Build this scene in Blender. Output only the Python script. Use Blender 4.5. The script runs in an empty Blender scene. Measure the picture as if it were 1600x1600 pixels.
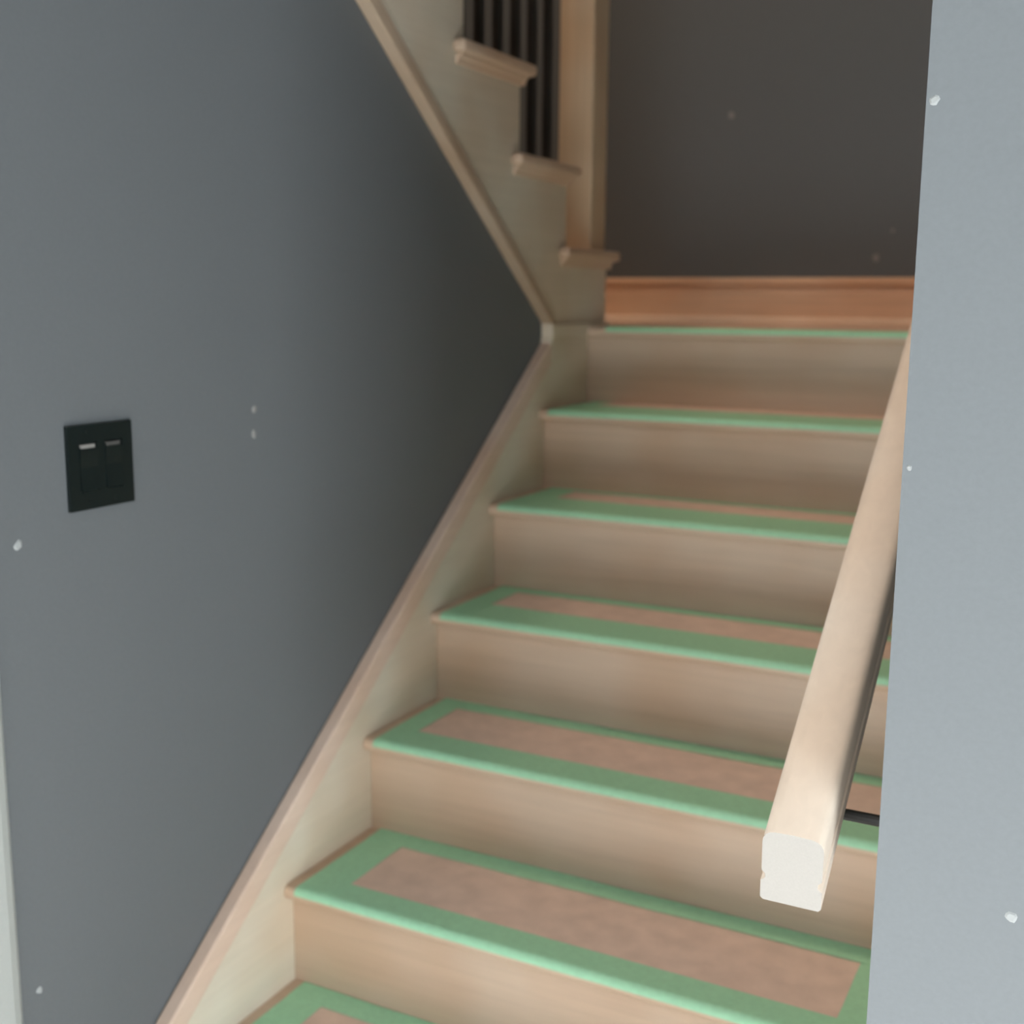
import bpy, bmesh, math, random
from mathutils import Vector, Matrix
random.seed(4)
scn = bpy.context.scene
COL = scn.collection

# ------------------------------------------------------------------ camera
cd = bpy.data.cameras.new('camera'); cam = bpy.data.objects.new('camera', cd); COL.objects.link(cam)
R = Vector((0.88686632, 0.46196297, 0.00763817)); U = Vector((-0.08709906, 0.15092968, 0.98469995)); F = Vector((-0.45374208, 0.8739625, -0.17409099))
M = Matrix((R, U, -F)).transposed().to_4x4(); M.translation = Vector((1.25420856, -1.33448123, 1.20634825))
cam.matrix_world = M
cd.sensor_width = 36; cd.lens = 1877.658 / 1600 * 36; cd.clip_start = .02
cd.dof.use_dof = True; cd.dof.focus_distance = 1.15; cd.dof.aperture_fstop = 4.5
scn.camera = cam

# ------------------------------------------------------------------ world, lights, exposure
W = bpy.data.worlds.new('daylight'); scn.world = W; W.use_nodes = True
bg = W.node_tree.nodes['Background']; bg.inputs[0].default_value = (.80, .90, 1, 1); bg.inputs[1].default_value = 1.0
scn.view_settings.view_transform = 'Standard'; scn.view_settings.look = 'None'
scn.view_settings.gamma = 1; scn.view_settings.use_curve_mapping = False
scn.view_settings.exposure = 0.42

def area(name, loc, look, sx, sy, power, colour):
    d = bpy.data.lights.new(name, 'AREA'); d.shape = 'RECTANGLE'; d.size = sx; d.size_y = sy
    d.energy = power; d.color = colour
    o = bpy.data.objects.new(name, d); COL.objects.link(o); o.location = loc
    o.rotation_euler = (Vector(look) - Vector(loc)).to_track_quat('-Z', 'Y').to_euler()
    return o
# daylight entering through the two windows of the room behind the camera
area('side_window_daylight', (3.93, -2.0, .45), (0, -2.0, .35), 1.5, .8, 75, (.90, .96, 1))
area('rear_window_daylight', (-.7, -4.42, 1.3), (-.7, 0, 1.3), 1.5, 1.7, 4, (1, .985, .96))
area('left_window_daylight', (-1.42, -1.9, 1.2), (0, -1.9, 1.2), 1.7, 1.5, 14, (1, .97, .93))
# low sun through the rear window, falling on the pale floor in front of the stairs
sd_ = bpy.data.lights.new('low_sun', 'SUN'); sd_.energy = 34; sd_.angle = .02; sd_.color = (.97, .98, 1)
so_ = bpy.data.objects.new('low_sun', sd_); COL.objects.link(so_)
so_.rotation_euler = Vector((.42, 1, -.57)).to_track_quat('-Z', 'Y').to_euler()
# ceiling lamp of the upper hall, warm
area('upper_hall_lamp_light', (-.25, .6, 4.9), (-.1, 1.3, 1), .5, .5, 36, (1, .74, .54))

# ------------------------------------------------------------------ dimensions
RUN, RISE, NOSE, TH = .2484, .19, .0252, .025
WX, WY = 1.06, -.15           # right stairwell wall and its front corner
SR = 1.04                     # right skirt face
LY = -.318                    # front end of the left wall
FZ = -.19                     # room floor
LZ = 6 * RISE                 # landing
R6 = 6 * RUN
BACK = 2.2225
UP1 = 1.60                    # first riser of the upper flight
CEIL = 2.40; UZ = LZ + 8 * RISE   # lower ceiling, upper floor
TOPC = 5.2

# ------------------------------------------------------------------ materials
def mat(name, col, rough=.5, kind=None, spec=.5, scale=1.0, var=.12, axis=0, bump=.1, metal=0, coat=0):
    m = bpy.data.materials.new(name); m.use_nodes = True
    nt = m.node_tree; b = nt.nodes['Principled BSDF']
    b.inputs['Base Color'].default_value = (*col, 1); b.inputs['Roughness'].default_value = rough
    b.inputs['Metallic'].default_value = metal
    b.inputs['Specular IOR Level'].default_value = spec
    b.inputs['Coat Weight'].default_value = coat
    tc = nt.nodes.new('ShaderNodeTexCoord'); mp = nt.nodes.new('ShaderNodeMapping')
    nt.links.new(tc.outputs['Object'], mp.inputs['Vector'])
    nz = nt.nodes.new('ShaderNodeTexNoise'); nz.inputs['Detail'].default_value = 5
    nt.links.new(mp.outputs[0], nz.inputs['Vector'])
    if kind == 'wood':
        s = [38, 38, 38]; s[axis] = 1.6
        mp.inputs['Scale'].default_value = [v * scale for v in s]
        nz.inputs['Scale'].default_value = 1.6; nz.inputs['Distortion'].default_value = .6
    elif kind == 'paint':
        nz.inputs['Scale'].default_value = 160 * scale
    else:
        nz.inputs['Scale'].default_value = 25 * scale
    ra = nt.nodes.new('ShaderNodeMapRange')
    ra.inputs[1].default_value = .3; ra.inputs[2].default_value = .7
    ra.inputs[3].default_value = 1 - var; ra.inputs[4].default_value = 1 + var * .6
    nt.links.new(nz.outputs[0], ra.inputs[0])
    mx = nt.nodes.new('ShaderNodeVectorMath'); mx.operation = 'SCALE'; mx.inputs[0].default_value = col
    nt.links.new(ra.outputs[0], mx.inputs['Scale'])
    last = mx.outputs[0]
    if kind == 'wood':      # broad, faint board-to-board tone drift
        n2 = nt.nodes.new('ShaderNodeTexNoise'); n2.inputs['Scale'].default_value = 3.5; n2.inputs['Detail'].default_value = 2
        nt.links.new(tc.outputs['Object'], n2.inputs['Vector'])
        mi = nt.nodes.new('ShaderNodeMix'); mi.data_type = 'RGBA'; mi.blend_type = 'MULTIPLY'
        mi.inputs['B'].default_value = (.90, .80, .72, 1)
        r2 = nt.nodes.new('ShaderNodeMapRange'); r2.inputs[1].default_value = .4; r2.inputs[2].default_value = .65
        r2.inputs[4].default_value = .8
        nt.links.new(n2.outputs[0], r2.inputs[0]); nt.links.new(r2.outputs[0], mi.inputs['Factor'])
        nt.links.new(last, mi.inputs['A']); last = mi.outputs['Result']
    nt.links.new(last, b.inputs['Base Color'])
    bp = nt.nodes.new('ShaderNodeBump'); bp.inputs['Strength'].default_value = bump; bp.inputs['Distance'].default_value = .001
    nt.links.new(nz.outputs[0], bp.inputs['Height']); nt.links.new(bp.outputs[0], b.inputs['Normal'])
    return m
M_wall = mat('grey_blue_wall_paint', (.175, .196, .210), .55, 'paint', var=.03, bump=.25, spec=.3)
M_wall2 = mat('darker_grey_stairwell_walls', (.138, .153, .163), .55, 'paint', var=.03, bump=.25, spec=.3)  # darker grey for the left, back and right stairwell walls
M_ceil = mat('white_ceiling_paint', (.65, .65, .64), .8, 'paint', var=.02)
M_trimw = mat('white_trim_paint', (.42, .45, .44), .4, 'paint', var=.02)
WOOD = (.63, .495, .378)
M_wx = mat('raw_maple_across', WOOD, .5, 'wood', axis=0, var=.07, spec=.35)
M_wy = mat('raw_maple_along', WOOD, .5, 'wood', axis=1, var=.07, spec=.35)
M_wz = mat('raw_maple_upright', (.68, .54, .38), .5, 'wood', axis=2, var=.07, spec=.35)
M_skirt = mat('pale_primed_skirt', (.74, .69, .58), .5, 'wood', axis=1, var=.04, spec=.35)
M_cap = mat('pinkish_cap_moulding', (.72, .57, .47), .5, 'wood', axis=1, var=.05, spec=.35)
M_base = mat('orange_oak', (.86, .60, .42), .45, 'wood', axis=0, var=.10, spec=.4)
M_rail = mat('handrail_maple', (.84, .755, .655), .45, 'wood', axis=1, var=.04, spec=.4)
M_deck = mat('satin_landing_maple', (.80, .62, .50), .7, 'wood', axis=0, var=.05, spec=.2)
M_shoe = mat('pale_pinkish_shoe_wood', (.92, .72, .56), .5, 'wood', axis=0, var=.05)
M_mould = mat('tan_edge_moulding', (.50, .40, .30), .5, 'wood', axis=1, var=.05)
M_end = mat('sawn_end_grain', (.40, .385, .36), .8, 'paint', var=.03, scale=3)
M_tape = mat('green_masking_tape', (.36, .69, .455), .6, 'paint', var=.06, scale=.6, bump=.3)
M_paper = mat('pink_brown_rosin_paper', (.72, .555, .465), .85, None, var=.10, bump=.4)
M_iron = mat('black_iron', (.012, .013, .012), .4, 'paint', var=.1)
M_black = mat('black_plastic', (.007, .012, .012), .3, 'paint', var=.05, bump=.05, spec=.3)
M_hl = mat('painted_highlight_grey', (.22, .22, .21), .5, 'paint', var=.03)  # bright and dim tones of the highlight painted on the rockers
M_hl2 = mat('painted_highlight_dim', (.07, .07, .068), .5, 'paint', var=.03)
M_spack = mat('white_spackle', (.36, .385, .39), .9, 'paint', var=.05)
M_floor = mat('floor_oak', (.60, .59, .56), .5, 'wood', axis=0, var=.15)
M_glass = bpy.data.materials.new('window_glass'); M_glass.use_nodes = True
_n = M_glass.node_tree; _n.nodes.clear()
_o = _n.nodes.new('ShaderNodeOutputMaterial'); _m = _n.nodes.new('ShaderNodeMixShader'); _m.inputs[0].default_value = .08
_t = _n.nodes.new('ShaderNodeBsdfTransparent'); _g = _n.nodes.new('ShaderNodeBsdfGlossy'); _g.inputs['Roughness'].default_value = .02
_n.links.new(_t.outputs[0], _m.inputs[1]); _n.links.new(_g.outputs[0], _m.inputs[2]); _n.links.new(_m.outputs[0], _o.inputs[0])

# ------------------------------------------------------------------ helpers
def obj(name, bm, m, parent=None, smooth=False, bevel=0):
    me = bpy.data.meshes.new(name)
    bmesh.ops.recalc_face_normals(bm, faces=bm.faces[:])
    bm.to_mesh(me); bm.free()
    ms = m if isinstance(m, (list, tuple)) else [m]
    for k in ms: me.materials.append(k)
    if smooth:
        for p in me.polygons: p.use_smooth = True
    o = bpy.data.objects.new(name, me); COL.objects.link(o)
    if bevel:
        b = o.modifiers.new('bevel', 'BEVEL'); b.width = bevel; b.segments = 2; b.limit_method = 'ANGLE'
    if parent: o.parent = parent
    return o
def thing(name, label, cat, loc=(0, 0, 0), group=None):
    o = bpy.data.objects.new(name, None); COL.objects.link(o); o.location = loc
    o['label'] = label; o['category'] = cat
    if group: o['group'] = group
    return o
def struct(name, bm, m, **k):
    o = obj(name, bm, m, **k); o['kind'] = 'structure'; return o
def box(bm, x0, x1, y0, y1, z0, z1):
    v = [bm.verts.new((x, y, z)) for x in (x0, x1) for y in (y0, y1) for z in (z0, z1)]
    for f in ((0, 1, 3, 2), (4, 6, 7, 5), (0, 4, 5, 1), (2, 3, 7, 6), (0, 2, 6, 4), (1, 5, 7, 3)):
        bm.faces.new([v[i] for i in f])
    return bm
def bx(*a): return box(bmesh.new(), *a)
def prism(pts, axis, a, b, bm=None, shear=None):
    """closed outline pts (two remaining coordinates) swept along axis from a to b"""
    bm = bm or bmesh.new()
    def P(q, t):
        if axis == 0: return (t, q[0], q[1])
        if axis == 1: return (q[0], t, q[1])
        return (q[0], q[1], t)
    A = [bm.verts.new(P(q, a)) for q in pts]; B = [bm.verts.new(P(q, b)) for q in pts]
    n = len(pts); bm.faces.new(A); bm.faces.new(B[::-1])
    for i in range(n): bm.faces.new((A[i], A[(i + 1) % n], B[(i + 1) % n], B[i]))
    return bm
def tube(bm, p, q, r, n=10):
    p, q = Vector(p), Vector(q); d = (q - p).normalized()
    u = d.orthogonal().normalized(); w = d.cross(u)
    A = [bm.verts.new(p + (u * math.cos(t) + w * math.sin(t)) * r) for t in [2 * math.pi * i / n for i in range(n)]]
    B = [bm.verts.new(v.co + (q - p)) for v in A]
    bm.faces.new(A); bm.faces.new(B[::-1])
    for i in range(n): bm.faces.new((A[i], A[(i + 1) % n], B[(i + 1) % n], B[i]))
    return bm

# ------------------------------------------------------------------ setting
struct('floor', bx(-2.6, 4.2, -4.7, 2.45, FZ - .1, FZ), M_floor)
# left wall: fills the space below the upper flight
def strb(y): return 1.33 - .475 - .765 * (y - 1.626)       # underside line of the upper stringer
wl = prism([(LY, FZ), (1.60, FZ), (1.60, LZ - .03), (1.27, LZ - .03), (1.27, strb(1.27) + .03), (LY, strb(LY) + .03)], 0, -.14, -.02)
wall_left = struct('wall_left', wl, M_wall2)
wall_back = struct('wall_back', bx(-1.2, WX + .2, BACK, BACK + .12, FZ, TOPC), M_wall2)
wall_right = struct('wall_right', bx(WX, 4.05, WY, WY + .12, FZ, CEIL), M_wall)
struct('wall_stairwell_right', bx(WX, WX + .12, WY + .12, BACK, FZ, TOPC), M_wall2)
struct('wall_stairwell_lower_left', bx(-1.15, -1.03, WY, BACK, CEIL, UZ), M_wall)
struct('wall_stairwell_left', bx(-1.15, -1.03, -3.0, BACK, UZ, TOPC), M_wall)
struct('wall_under_stair_left', bx(-1.15, -1.03, LY + .121, BACK, FZ, CEIL), M_wall)
struct('wall_front_left', bx(-1.5, -.141, LY, LY + .12, FZ, CEIL), M_wall)
def holed(name, axis, at, th, a0, a1, z0, z1, h):
    bm = bmesh.new()
    for (p, q, s, t) in ((a0, h[0], z0, z1), (h[1], a1, z0, z1), (h[0], h[1], z0, h[2]), (h[0], h[1], h[3], z1)):
        if axis == 0: box(bm, at, at + th, p, q, s, t)
        else: box(bm, p, q, at, at + th, s, t)
    return struct(name, bm, M_wall)
def window(name, axis, at, th, h):
    bm = bmesh.new(); w = .06
    mid = (h[0] + h[1]) / 2
    for (p, q, s, t) in ((h[0], h[0] + w, h[2], h[3]), (h[1] - w, h[1], h[2], h[3]), (h[0], h[1], h[2], h[2] + w), (h[0], h[1], h[3] - w, h[3]), (mid - .03, mid + .03, h[2], h[3])):
        if axis == 0: box(bm, at, at + th, p, q, s, t)
        else: box(bm, p, q, at, at + th, s, t)
    f = struct(name, bm, M_trimw)
    g = bx(at + .02, at + .03, h[0], h[1], h[2], h[3]) if axis == 0 else bx(h[0], h[1], at + .02, at + .03, h[2], h[3])
    obj('pane', g, M_glass, f)
holed('wall_room_left', 0, -1.6, .1, -4.6, LY + .12, FZ, CEIL, (-2.8, -1.0, .2, 2.1))
window('window_3', 0, -1.58, .06, (-2.8, -1.0, .2, 2.1))
holed('wall_room_right', 0, 4.05, .1, -4.6, WY + .12, FZ, CEIL, (-2.95, -1.25, .05, 1.5))
window('window_1', 0, 4.06, .06, (-2.95, -1.25, .05, 1.5))
holed('wall_room_rear', 1, -4.6, .1, -1.6, 4.15, FZ, CEIL, (-1.5, 1.2, .4, 2.2))
window('window_2', 1, -4.58, .06, (-1.5, 1.2, .4, 2.2))
cb = bmesh.new()
box(cb, -1.6, 4.15, -4.7, WY - .045, CEIL, UZ); box(cb, WX, 4.15, WY - .045, WY + .12, CEIL, UZ)
struct('ceiling', cb, M_ceil)
struct('ceiling_stairwell', bx(-1.15, WX + .12, -3.0, BACK + .12, TOPC, TOPC + .1), M_ceil)
struct('wall_upper_hall_front', bx(-1.15, WX + .12, -3.1, -3.0, UZ, TOPC), M_wall)
struct('wall_upper_hall_right', bx(WX, WX + .12, -3.0, WY + .12, UZ, TOPC), M_wall)
# white casing at the near end of the left wall
cm = prism([(LY - .085, 0), (LY - .085, .012), (LY - .078, .018), (LY - .02, .014), (LY - .008, .010), (LY, .004), (LY, 0)], 2, FZ, CEIL)
for v in cm.verts: v.co = Vector((v.co.y - .02, v.co.x, v.co.z))
box(cm, -.14, -.0195, LY - .085, LY + .0, FZ, CEIL)
struct('trim_1', cm, M_trimw)
# baseboard round the landing
def base_profile(y0, sgn, z): # (depth, height)
    pr = [(0, 0), (.016, 0), (.016, .095), (.013, .1), (.013, .106), (.021, .112), (.024, .120), (.022, .130), (.012, .135), (0, .135)]
    return [(y0 + sgn * a, z + h) for a, h in pr]
bb = struct('baseboard_back', prism(base_profile(BACK - .0005, -1, LZ + .001)[:4] + [(BACK - .0005, LZ + .101)], 0, -1.02, WX - .001), M_base)
obj('cap_moulding', prism([(BACK - .0005, LZ + .101)] + base_profile(BACK - .0005, -1, LZ + .001)[3:], 0, -1.02, WX - .001), M_base, bb)
obj('shoe_moulding', prism([(BACK - .0165, LZ + .0005), (BACK - .030, LZ + .0005), (BACK - .030, LZ + .008), (BACK - .027, LZ + .016), (BACK - .022, LZ + .021), (BACK - .0165, LZ + .022)], 0, -1.02, WX - .001), M_shoe, bb)
br = bmesh.new(); prism(base_profile(WX - .0005, -1, LZ + .001), 1, R6 + .05, BACK - .03, br)
struct('baseboard_right', br, M_base)

# spackled nail holes in the walls
def spot(wall, c, r, n, seed):
    rnd = random.Random(seed); bm = bmesh.new()
    n = Vector(n); u = n.orthogonal().normalized(); w = n.cross(u)
    a, b = [], []
    for i in range(10):
        t = 2 * math.pi * i / 10; k = r * rnd.uniform(.7, 1.15)
        d = u * math.cos(t) * k + w * math.sin(t) * k
        a.append(bm.verts.new(Vector(c) + d)); b.append(bm.verts.new(Vector(c) + d * .6 + n * .0012))
    bm.faces.new(b); bm.faces.new(a[::-1])
    for i in range(10): bm.faces.new((a[i], a[(i + 1) % 10], b[(i + 1) % 10], b[i]))
    o = obj('spackle_patch', bm, M_spk2 if (wall is wall_back or seed < 2) else M_spack, wall); return o
M_spk2 = mat('scuffed_grey_filler', (.27, .27, .26), .9, 'paint', var=.05)
for i, (y, z, r) in enumerate([(.206, 1.027, .0065), (.204, .987, .007), (-.273, .887, .007), (-.285, .262, .006)]):
    spot(wall_left, (-.02, y, z), r, (1, 0, 0), i)
for i, (x, z, r) in enumerate([(1.067, 1.387, .005), (1.189, .62, .006), (1.0665, 1.051, .003)]):
    spot(wall_right, (x, WY, z), r, (0, -1, 0), i + 10)
for i, (x, z, r) in enumerate([(.123, 1.744, .010), (.561, 1.33, .011), (.604, 1.405, .006)]):
    spot(wall_back, (x, BACK, z), r, (0, -1, 0), i + 20)

# ------------------------------------------------------------------ lower staircase
stair = thing('lower_staircase', 'lower flight of pale unfinished wooden stairs climbing to the landing', 'staircase')
def tread_prof(k, yb, n=5, off=0.0):
    y0 = k * RUN - NOSE; z = k * RISE; r = .011
    p = []
    for i in range(n + 1):      # front bottom curve
        t = -math.pi / 2 - i * (math.pi / 2) / n
        p.append((y0 + r + (r + off) * math.cos(t), z - TH + r + (r + off) * math.sin(t)))
    for i in range(n + 1):
        t = math.pi - i * (math.pi / 2) / n
        p.append((y0 + r + (r + off) * math.cos(t), z - r + (r + off) * math.sin(t)))
    return p
for k in range(6):
    pr = tread_prof(k, 0) + [((k + 1) * RUN, k * RISE), ((k + 1) * RUN, k * RISE - TH)]
    obj('tread', prism(pr, 0, 0.0005, SR - .0005), M_wx, stair)
for k in range(7):
    zb = (k - 1) * RISE if k else FZ
    obj('riser', bx(.0005, SR - .0005, k * RUN, k * RUN + .018, zb, k * RISE - TH - .0003), M_wx, stair)
def nl(y): return RISE + .7649 * (y - .2232)          # nosing line
# left skirt: face at x=0, board 20 mm, top follows nosing line +.125
def skirt(x0, x1, cx0, cx1, lo_y):
    ye = 1.262
    pts = [(lo_y, FZ + .001), (.25, FZ + .001), (1.60, nl(1.2) - .2), (1.60, LZ - .0245), (1.293, LZ - .0245), (1.293, LZ - .09), (ye, nl(ye) + .085), (lo_y, nl(lo_y) + .085)]
    s = obj('skirt_board', prism(pts, 0, x0, x1), M_skirt, stair)
    c = .13
    o = obj('cap_moulding', prism([(lo_y - .003, nl(lo_y) + .078), (lo_y - .003, nl(lo_y) + c), (ye + .012, nl(ye + .012) + c - .006), (ye + .012, nl(ye + .012) + .07)], 0, cx0, cx1), M_cap, s, bevel=.004)
    return s
skirt(-.0195, 0, -.0195, .009, -.215)
s = obj('skirt_board', prism([(-.14, FZ + .001), (.25, FZ + .001), (1.60, nl(1.2) - .2), (1.60, LZ - .0), (1.5, LZ), (1.33, nl(1.33) + .085), (-.14, nl(-.14) + .085)], 0, SR, WX - .0005), M_skirt, stair)
obj('cap_moulding', prism([(-.143, nl(-.143) + .078), (-.143, nl(-.143) + .13), (1.4, nl(1.4) + .13), (1.4, nl(1.4) + .078)], 0, SR - .009, WX - .0005), M_cap, s, bevel=.004)
# landing
lp = tread_prof(6, 0)
lp = lp + [(R6 + .12, LZ), (R6 + .12, LZ - TH)]
obj('landing_nosing', prism(lp, 0, -.0, SR + .019), M_wx, stair)
obj('landing_deck', bx(-1.029, WX - .001, R6 + .1205, BACK - .001, LZ - .03, LZ), M_deck, stair)
# trim running back along the left wall at landing level, ending in a plumb block
obj('landing_edge_trim', bx(-.0195, .012, 1.262, R6 + .12, LZ - .024, LZ + .010), M_skirt, stair, bevel=.003)
obj('end_block', bx(-.0195, .010, 1.258, 1.292, LZ - .085, LZ - .0245), M_skirt, stair, bevel=.003)

# ------------------------------------------------------------------ upper flight
up = thing('upper_staircase', 'upper flight of pale wooden stairs with open stepped side, climbing over the left wall', 'staircase')
NU = 7
def uy(k): return UP1 - (k - 1) * RUN       # riser k of upper flight
def uz(k): return LZ + k * RISE             # top of tread k
pts = [(1.262, LZ + .0105), (UP1, LZ + .0105)]
for k in range(1, NU + 1):
    pts += [(uy(k), uz(k) - TH), (uy(k + 1), uz(k) - TH)]
ye = uy(NU + 1)
pts += [(ye, strb(ye) + .04), (1.262, strb(1.262) + .05)]
# de-duplicate the sloping line: top steps then underside
stringer = obj('stringer', prism(pts, 0, -.03, 0), M_skirt, up)
obj('edge_moulding', prism([(ye, strb(ye)), (ye, strb(ye) + .045), (1.262, strb(1.262) + .045), (1.285, LZ + .0105), (1.262, LZ + .0105)], 0, -.0195, .009), M_mould, stringer, bevel=.003)
for k in range(1, NU + 1):
    z = uz(k); y1 = uy(k) + .028; y0 = uy(k + 1)
    t = obj('tread', bx(-1.02, -.0005, y0, y1, z - TH, z), M_wx, up, bevel=.006)
    # return nosing along the open end, mitred at the front corner
    obj('return_nosing', prism([(y0 - .045, z - TH), (y1, z - TH), (y1, z), (y0 - .045, z)], 0, 0, .030), M_wy, t, bevel=.008)
    cv = [(0, 0), (.016, 0), (.015, -.004), (.008, -.010), (.004, -.018), (0, -.020)]
    b = prism([(a, z - TH + h) for a, h in cv], 1, y0 - .03, uy(k) + .012)
    prism([(uy(k) + a, z - TH + h) for a, h in cv], 0, -1.02, .012, b)
    obj('cove_moulding', b, M_wy, t)
for k in range(1, NU + 2):
    obj('riser', bx(-1.02, -.0305, uy(k) - .018, uy(k), uz(k - 1) + (.001 if k > 1 else .001), uz(k) - TH - .0003), M_wx, up)
# soffit below the flight
obj('soffit', prism([(1.25, strb(1.25) + .03), (1.25, strb(1.25) + .05), (ye, strb(ye) + .05), (ye, strb(ye) + .03)], 0, -1.02, -.145), M_wall, up)

# ------------------------------------------------------------------ balustrade
bal = thing('stair_balustrade', 'square wooden newel post with thin black iron balusters on the upper flight', 'balustrade', (0, 0, 0))
px0, px1, py0, py1 = -.098, -.004, 1.507, 1.600
ptop = 2.50
nb = bmesh.new(); box(nb, px0, px1, py0, py1, uz(1), ptop)
post = obj('newel_post', nb, M_wz, bal, bevel=.004)
obj('post_cap', bx(px0 - .015, px1 + .015, py0 - .015, py1 + .015, ptop, ptop + .03), M_wz, post, bevel=.006)
def hrz(y): return uz(1) + .92 - .765 * (y - 1.6)
for k in range(2, NU + 1):
    for j in range(3):
        y = uy(k) - .030 - j * (RUN / 3)
        o = obj('baluster', bx(-.0485, -.0315, y - .0085, y + .0085, uz(k), hrz(y) + .01), M_iron, bal)
        obj('shoe', bx(-.0535, -.0265, y - .0135, y + .0135, uz(k), uz(k) + .016), M_iron, o, bevel=.003)
yb = uy(NU + 1)
obj('handrail', prism([(py0, hrz(py0)), (py0, hrz(py0) + .07), (yb, hrz(yb) + .07), (yb, hrz(yb))], 0, -.07, -.01), M_rail, bal, bevel=.01)

# ------------------------------------------------------------------ wall handrail
hr = thing('wall_handrail', 'pale unfinished wooden handrail with a square sawn end and grooved sides on the right', 'handrail', (0, 0, 0))
HX0, HX1, HY, HZT, SL = .947, 1.011, -.170, .664, .745
HH = .076
prof = [(.003, 0), (.061, 0), (.064, .003), (.064, .021), (.0595, .0245), (.0595, .029), (.0635, .0325), (.064, .064), (.0632, .0685), (.061, .0725), (.057, .0752), (.051, .0765), (.032, .0772),
        (.013, .0765), (.007, .0752), (.003, .0725), (.0008, .0685), (0, .064), (.0005, .0325), (.0045, .029), (.0045, .0245), (0, .021), (0, .003)]
bm = bmesh.new(); ends = []
for y in (HY, 1.52):
    ends.append([bm.verts.new((HX0 + a, y, HZT - HH + h + SL * (y - HY))) for a, h in prof])
A, B = ends; n = len(prof)
fa = bm.faces.new(A); fb = bm.faces.new(B[::-1])
for i in range(n): bm.faces.new((A[i], A[(i + 1) % n], B[(i + 1) % n], B[i]))
fa.material_index = 1; fb.material_index = 1
rail = obj('rail', bm, [M_rail, M_end], hr, smooth=True); rail.data.set_sharp_from_angle(angle=math.radians(32))
BY = -.062
bz = HZT - HH + SL * (BY - HY)
bm = bmesh.new()
tube(bm, (.979, BY, bz - .016), (WX - .004, BY, bz - .016), .0065)
tube(bm, (.979, BY, bz - .016), (.979, BY, bz + .003), .0065)
brk = obj('bracket', bm, M_iron, hr)
sd = bmesh.new(); tube(sd, (WX - .006, BY, bz - .016), (WX - .0002, BY, bz - .016), .028, 20)
obj('rosette', sd, M_iron, brk)

# ------------------------------------------------------------------ light switch
sw = thing('light_switch', 'black two-gang rocker light switch on the grey left wall', 'light switch', (-.0199, -.129, .9755))
bm = bmesh.new()
H, Wd, T = .0585, .0585, .006
# plate as a frame with an opening per rocker
ow, oh, gx = .0165, .0335, .023
ys = [-Wd, -gx - ow, -gx + ow, gx - ow, gx + ow, Wd]; zs = [-H, -oh, oh, H]
for i in range(5):
    for j in range(3):
        if j == 1 and i in (1, 3): continue
        box(bm, 0, T, ys[i], ys[i + 1], zs[j], zs[j + 1])
bmesh.ops.remove_doubles(bm, verts=bm.verts[:], dist=1e-5)
obj('wall_plate', bm, M_black, sw)
for s in (-1, 1):
    c = s * gx
    # paddle: top pressed in, bottom standing proud, sloped top lip that catches the light
    pr = [(.001, -oh + .001), (.0085, -oh + .001), (.0065, 0), (.0085, oh - .009), (.0042, oh - .001), (.001, oh - .001)]
    bm = bmesh.new()
    A = [bm.verts.new((a, c - ow + .0008, h)) for a, h in pr]; B = [bm.verts.new((a, c + ow - .0008, h)) for a, h in pr]
    bm.faces.new(A); bm.faces.new(B[::-1])
    for i in range(len(pr)): bm.faces.new((A[i], A[(i + 1) % len(pr)], B[(i + 1) % len(pr)], B[i]))
    obj('rocker', bm, M_black, sw)
for s, mm in ((-1, M_hl), (1, M_hl2)):  # window reflection on each rocker lip, painted as a grey bar, right one dimmer
    obj('painted_highlight', bx(.0035, .0084, s * gx - .0148, s * gx + .0098, .0265, .0318), mm, sw)['label'] = 'painted highlight near the top of the rocker'
for s in (-1, 1):
    for z in (-.048, .048):
        obj('screw', tube(bmesh.new(), (T - .001, s * gx, z), (T + .0006, s * gx, z), .003, 12), M_black, sw)

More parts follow.
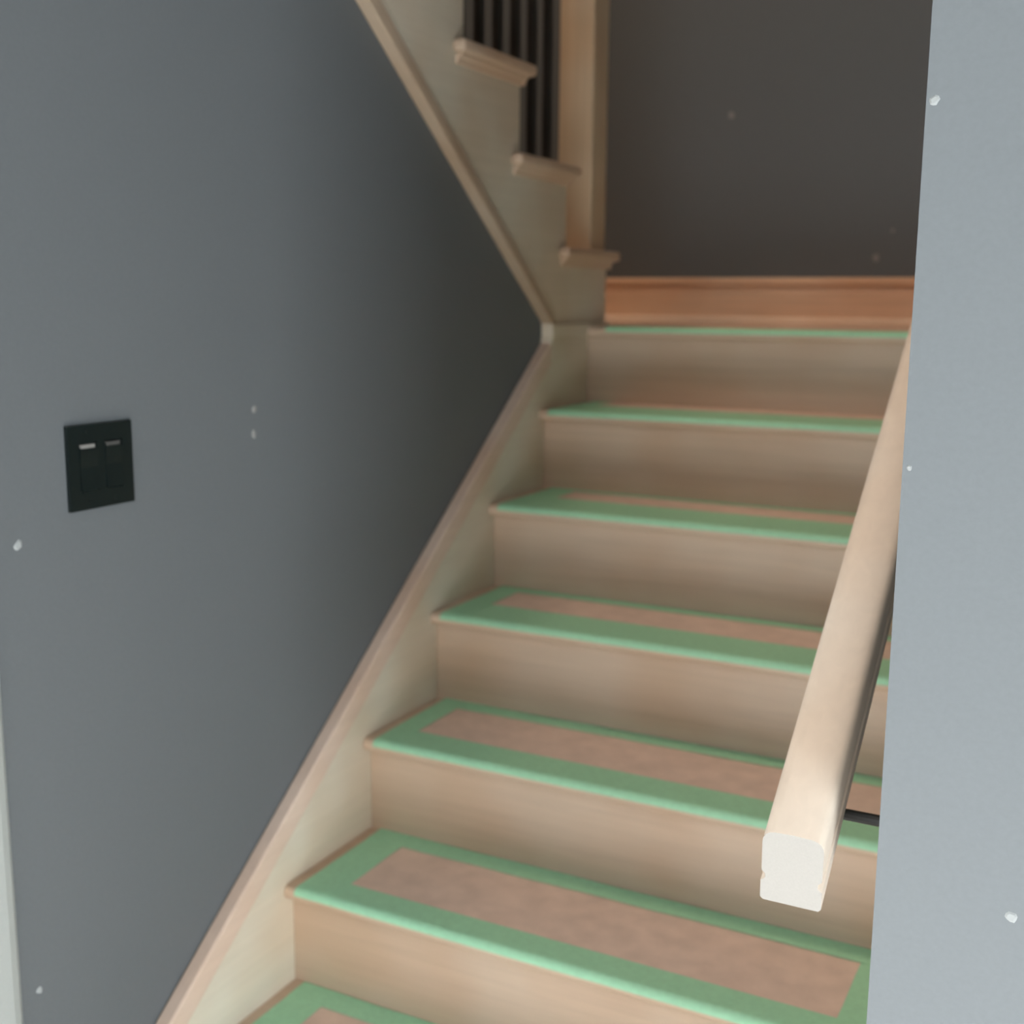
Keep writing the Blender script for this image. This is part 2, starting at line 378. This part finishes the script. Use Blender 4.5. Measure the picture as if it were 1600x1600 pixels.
# ------------------------------------------------------------------ protective paper and tape on each tread
E0 = .0012
def strip_flat(x0, x1, y0, y1, z, t=.0009):
    bm = bmesh.new(); n = max(2, int(max(x1 - x0, y1 - y0) / .08)); long_x = (x1 - x0) > (y1 - y0)
    rnd = random.Random(int((x0 + y0 + z) * 9973))
    rows = []
    for i in range(n + 1):
        f = i / n; w1, w2 = rnd.uniform(-.0015, .0015), rnd.uniform(-.0015, .0015)
        if long_x:
            a, b = (x0 + (x1 - x0) * f, y0 + w1), (x0 + (x1 - x0) * f, y1 + w2)
        else:
            a, b = (x0 + w1, y0 + (y1 - y0) * f), (x1 + w2, y0 + (y1 - y0) * f)
        rows.append([bm.verts.new((*a, z)), bm.verts.new((*b, z)), bm.verts.new((*b, z + t)), bm.verts.new((*a, z + t))])
    for r, s in zip(rows, rows[1:]):
        for j in range(4): bm.faces.new((r[j], r[(j + 1) % 4], s[(j + 1) % 4], s[j]))
    bm.faces.new(rows[0]); bm.faces.new(rows[-1][::-1])
    return bm
def strip_front(k, x0, x1, yin):
    """tape strip along the front edge, folded over the rounded nosing"""
    y0 = k * RUN - NOSE; z = k * RISE; r = .011
    line = []
    for off in (.0018, .0004):
        l = [(yin, z + off)]
        for i in range(8):
            t = math.pi / 2 + i * (math.pi / 2) / 7
            l.append((y0 + r + (r + off) * math.cos(t), z - r + (r + off) * math.sin(t)))
        line.append(l)
    return prism(line[0] + line[1][::-1], 0, x0, x1)
desc = ['on the lowest tread, cut by the photo edge', 'on the second tread from the bottom',
        'on the third tread from the bottom', 'on the third tread below the landing',
        'on the second tread below the landing', 'on the tread just below the landing']
for k in range(6):
    y0 = k * RUN - NOSE; yb = (k + 1) * RUN; z = k * RISE
    t = thing('tread_cover', 'pinkish paper with green tape border ' + desc[k], 'floor protection', (0, 0, 0), 'taped paper covers on the stair treads')
    lx, rx = .023, .998
    w = [.072, .077, .050, .055, .070, .050][k]
    fy = y0 + [.055, .060, .080, .116, .145, .165][k]
    by = yb - [.050, .048, .042, .034, .022, 0][k]
    obj('paper_sheet', bx(lx + .01, rx - .01, y0 + .03, yb - .004, z + .0002, z + .0007), M_paper, t)
    obj('tape_strip', strip_front(k, lx, rx, fy), M_tape, t)
    obj('tape_strip', strip_flat(lx, lx + w, y0 + .013, yb - .002, z + .0014), M_tape, t)
    obj('tape_strip', strip_flat(rx - .05, rx, y0 + .013, yb - .002, z + .0014), M_tape, t)
    if k < 5: obj('tape_strip', strip_flat(lx, rx, by, yb - .002, z + .0018), M_tape, t)
t = thing('masking_tape', 'single green tape strip along the front edge of the landing', 'tape', (0, 0, 0))
obj('tape_strip', strip_front(6, .06, 1.0, R6 + .035), M_tape, t)
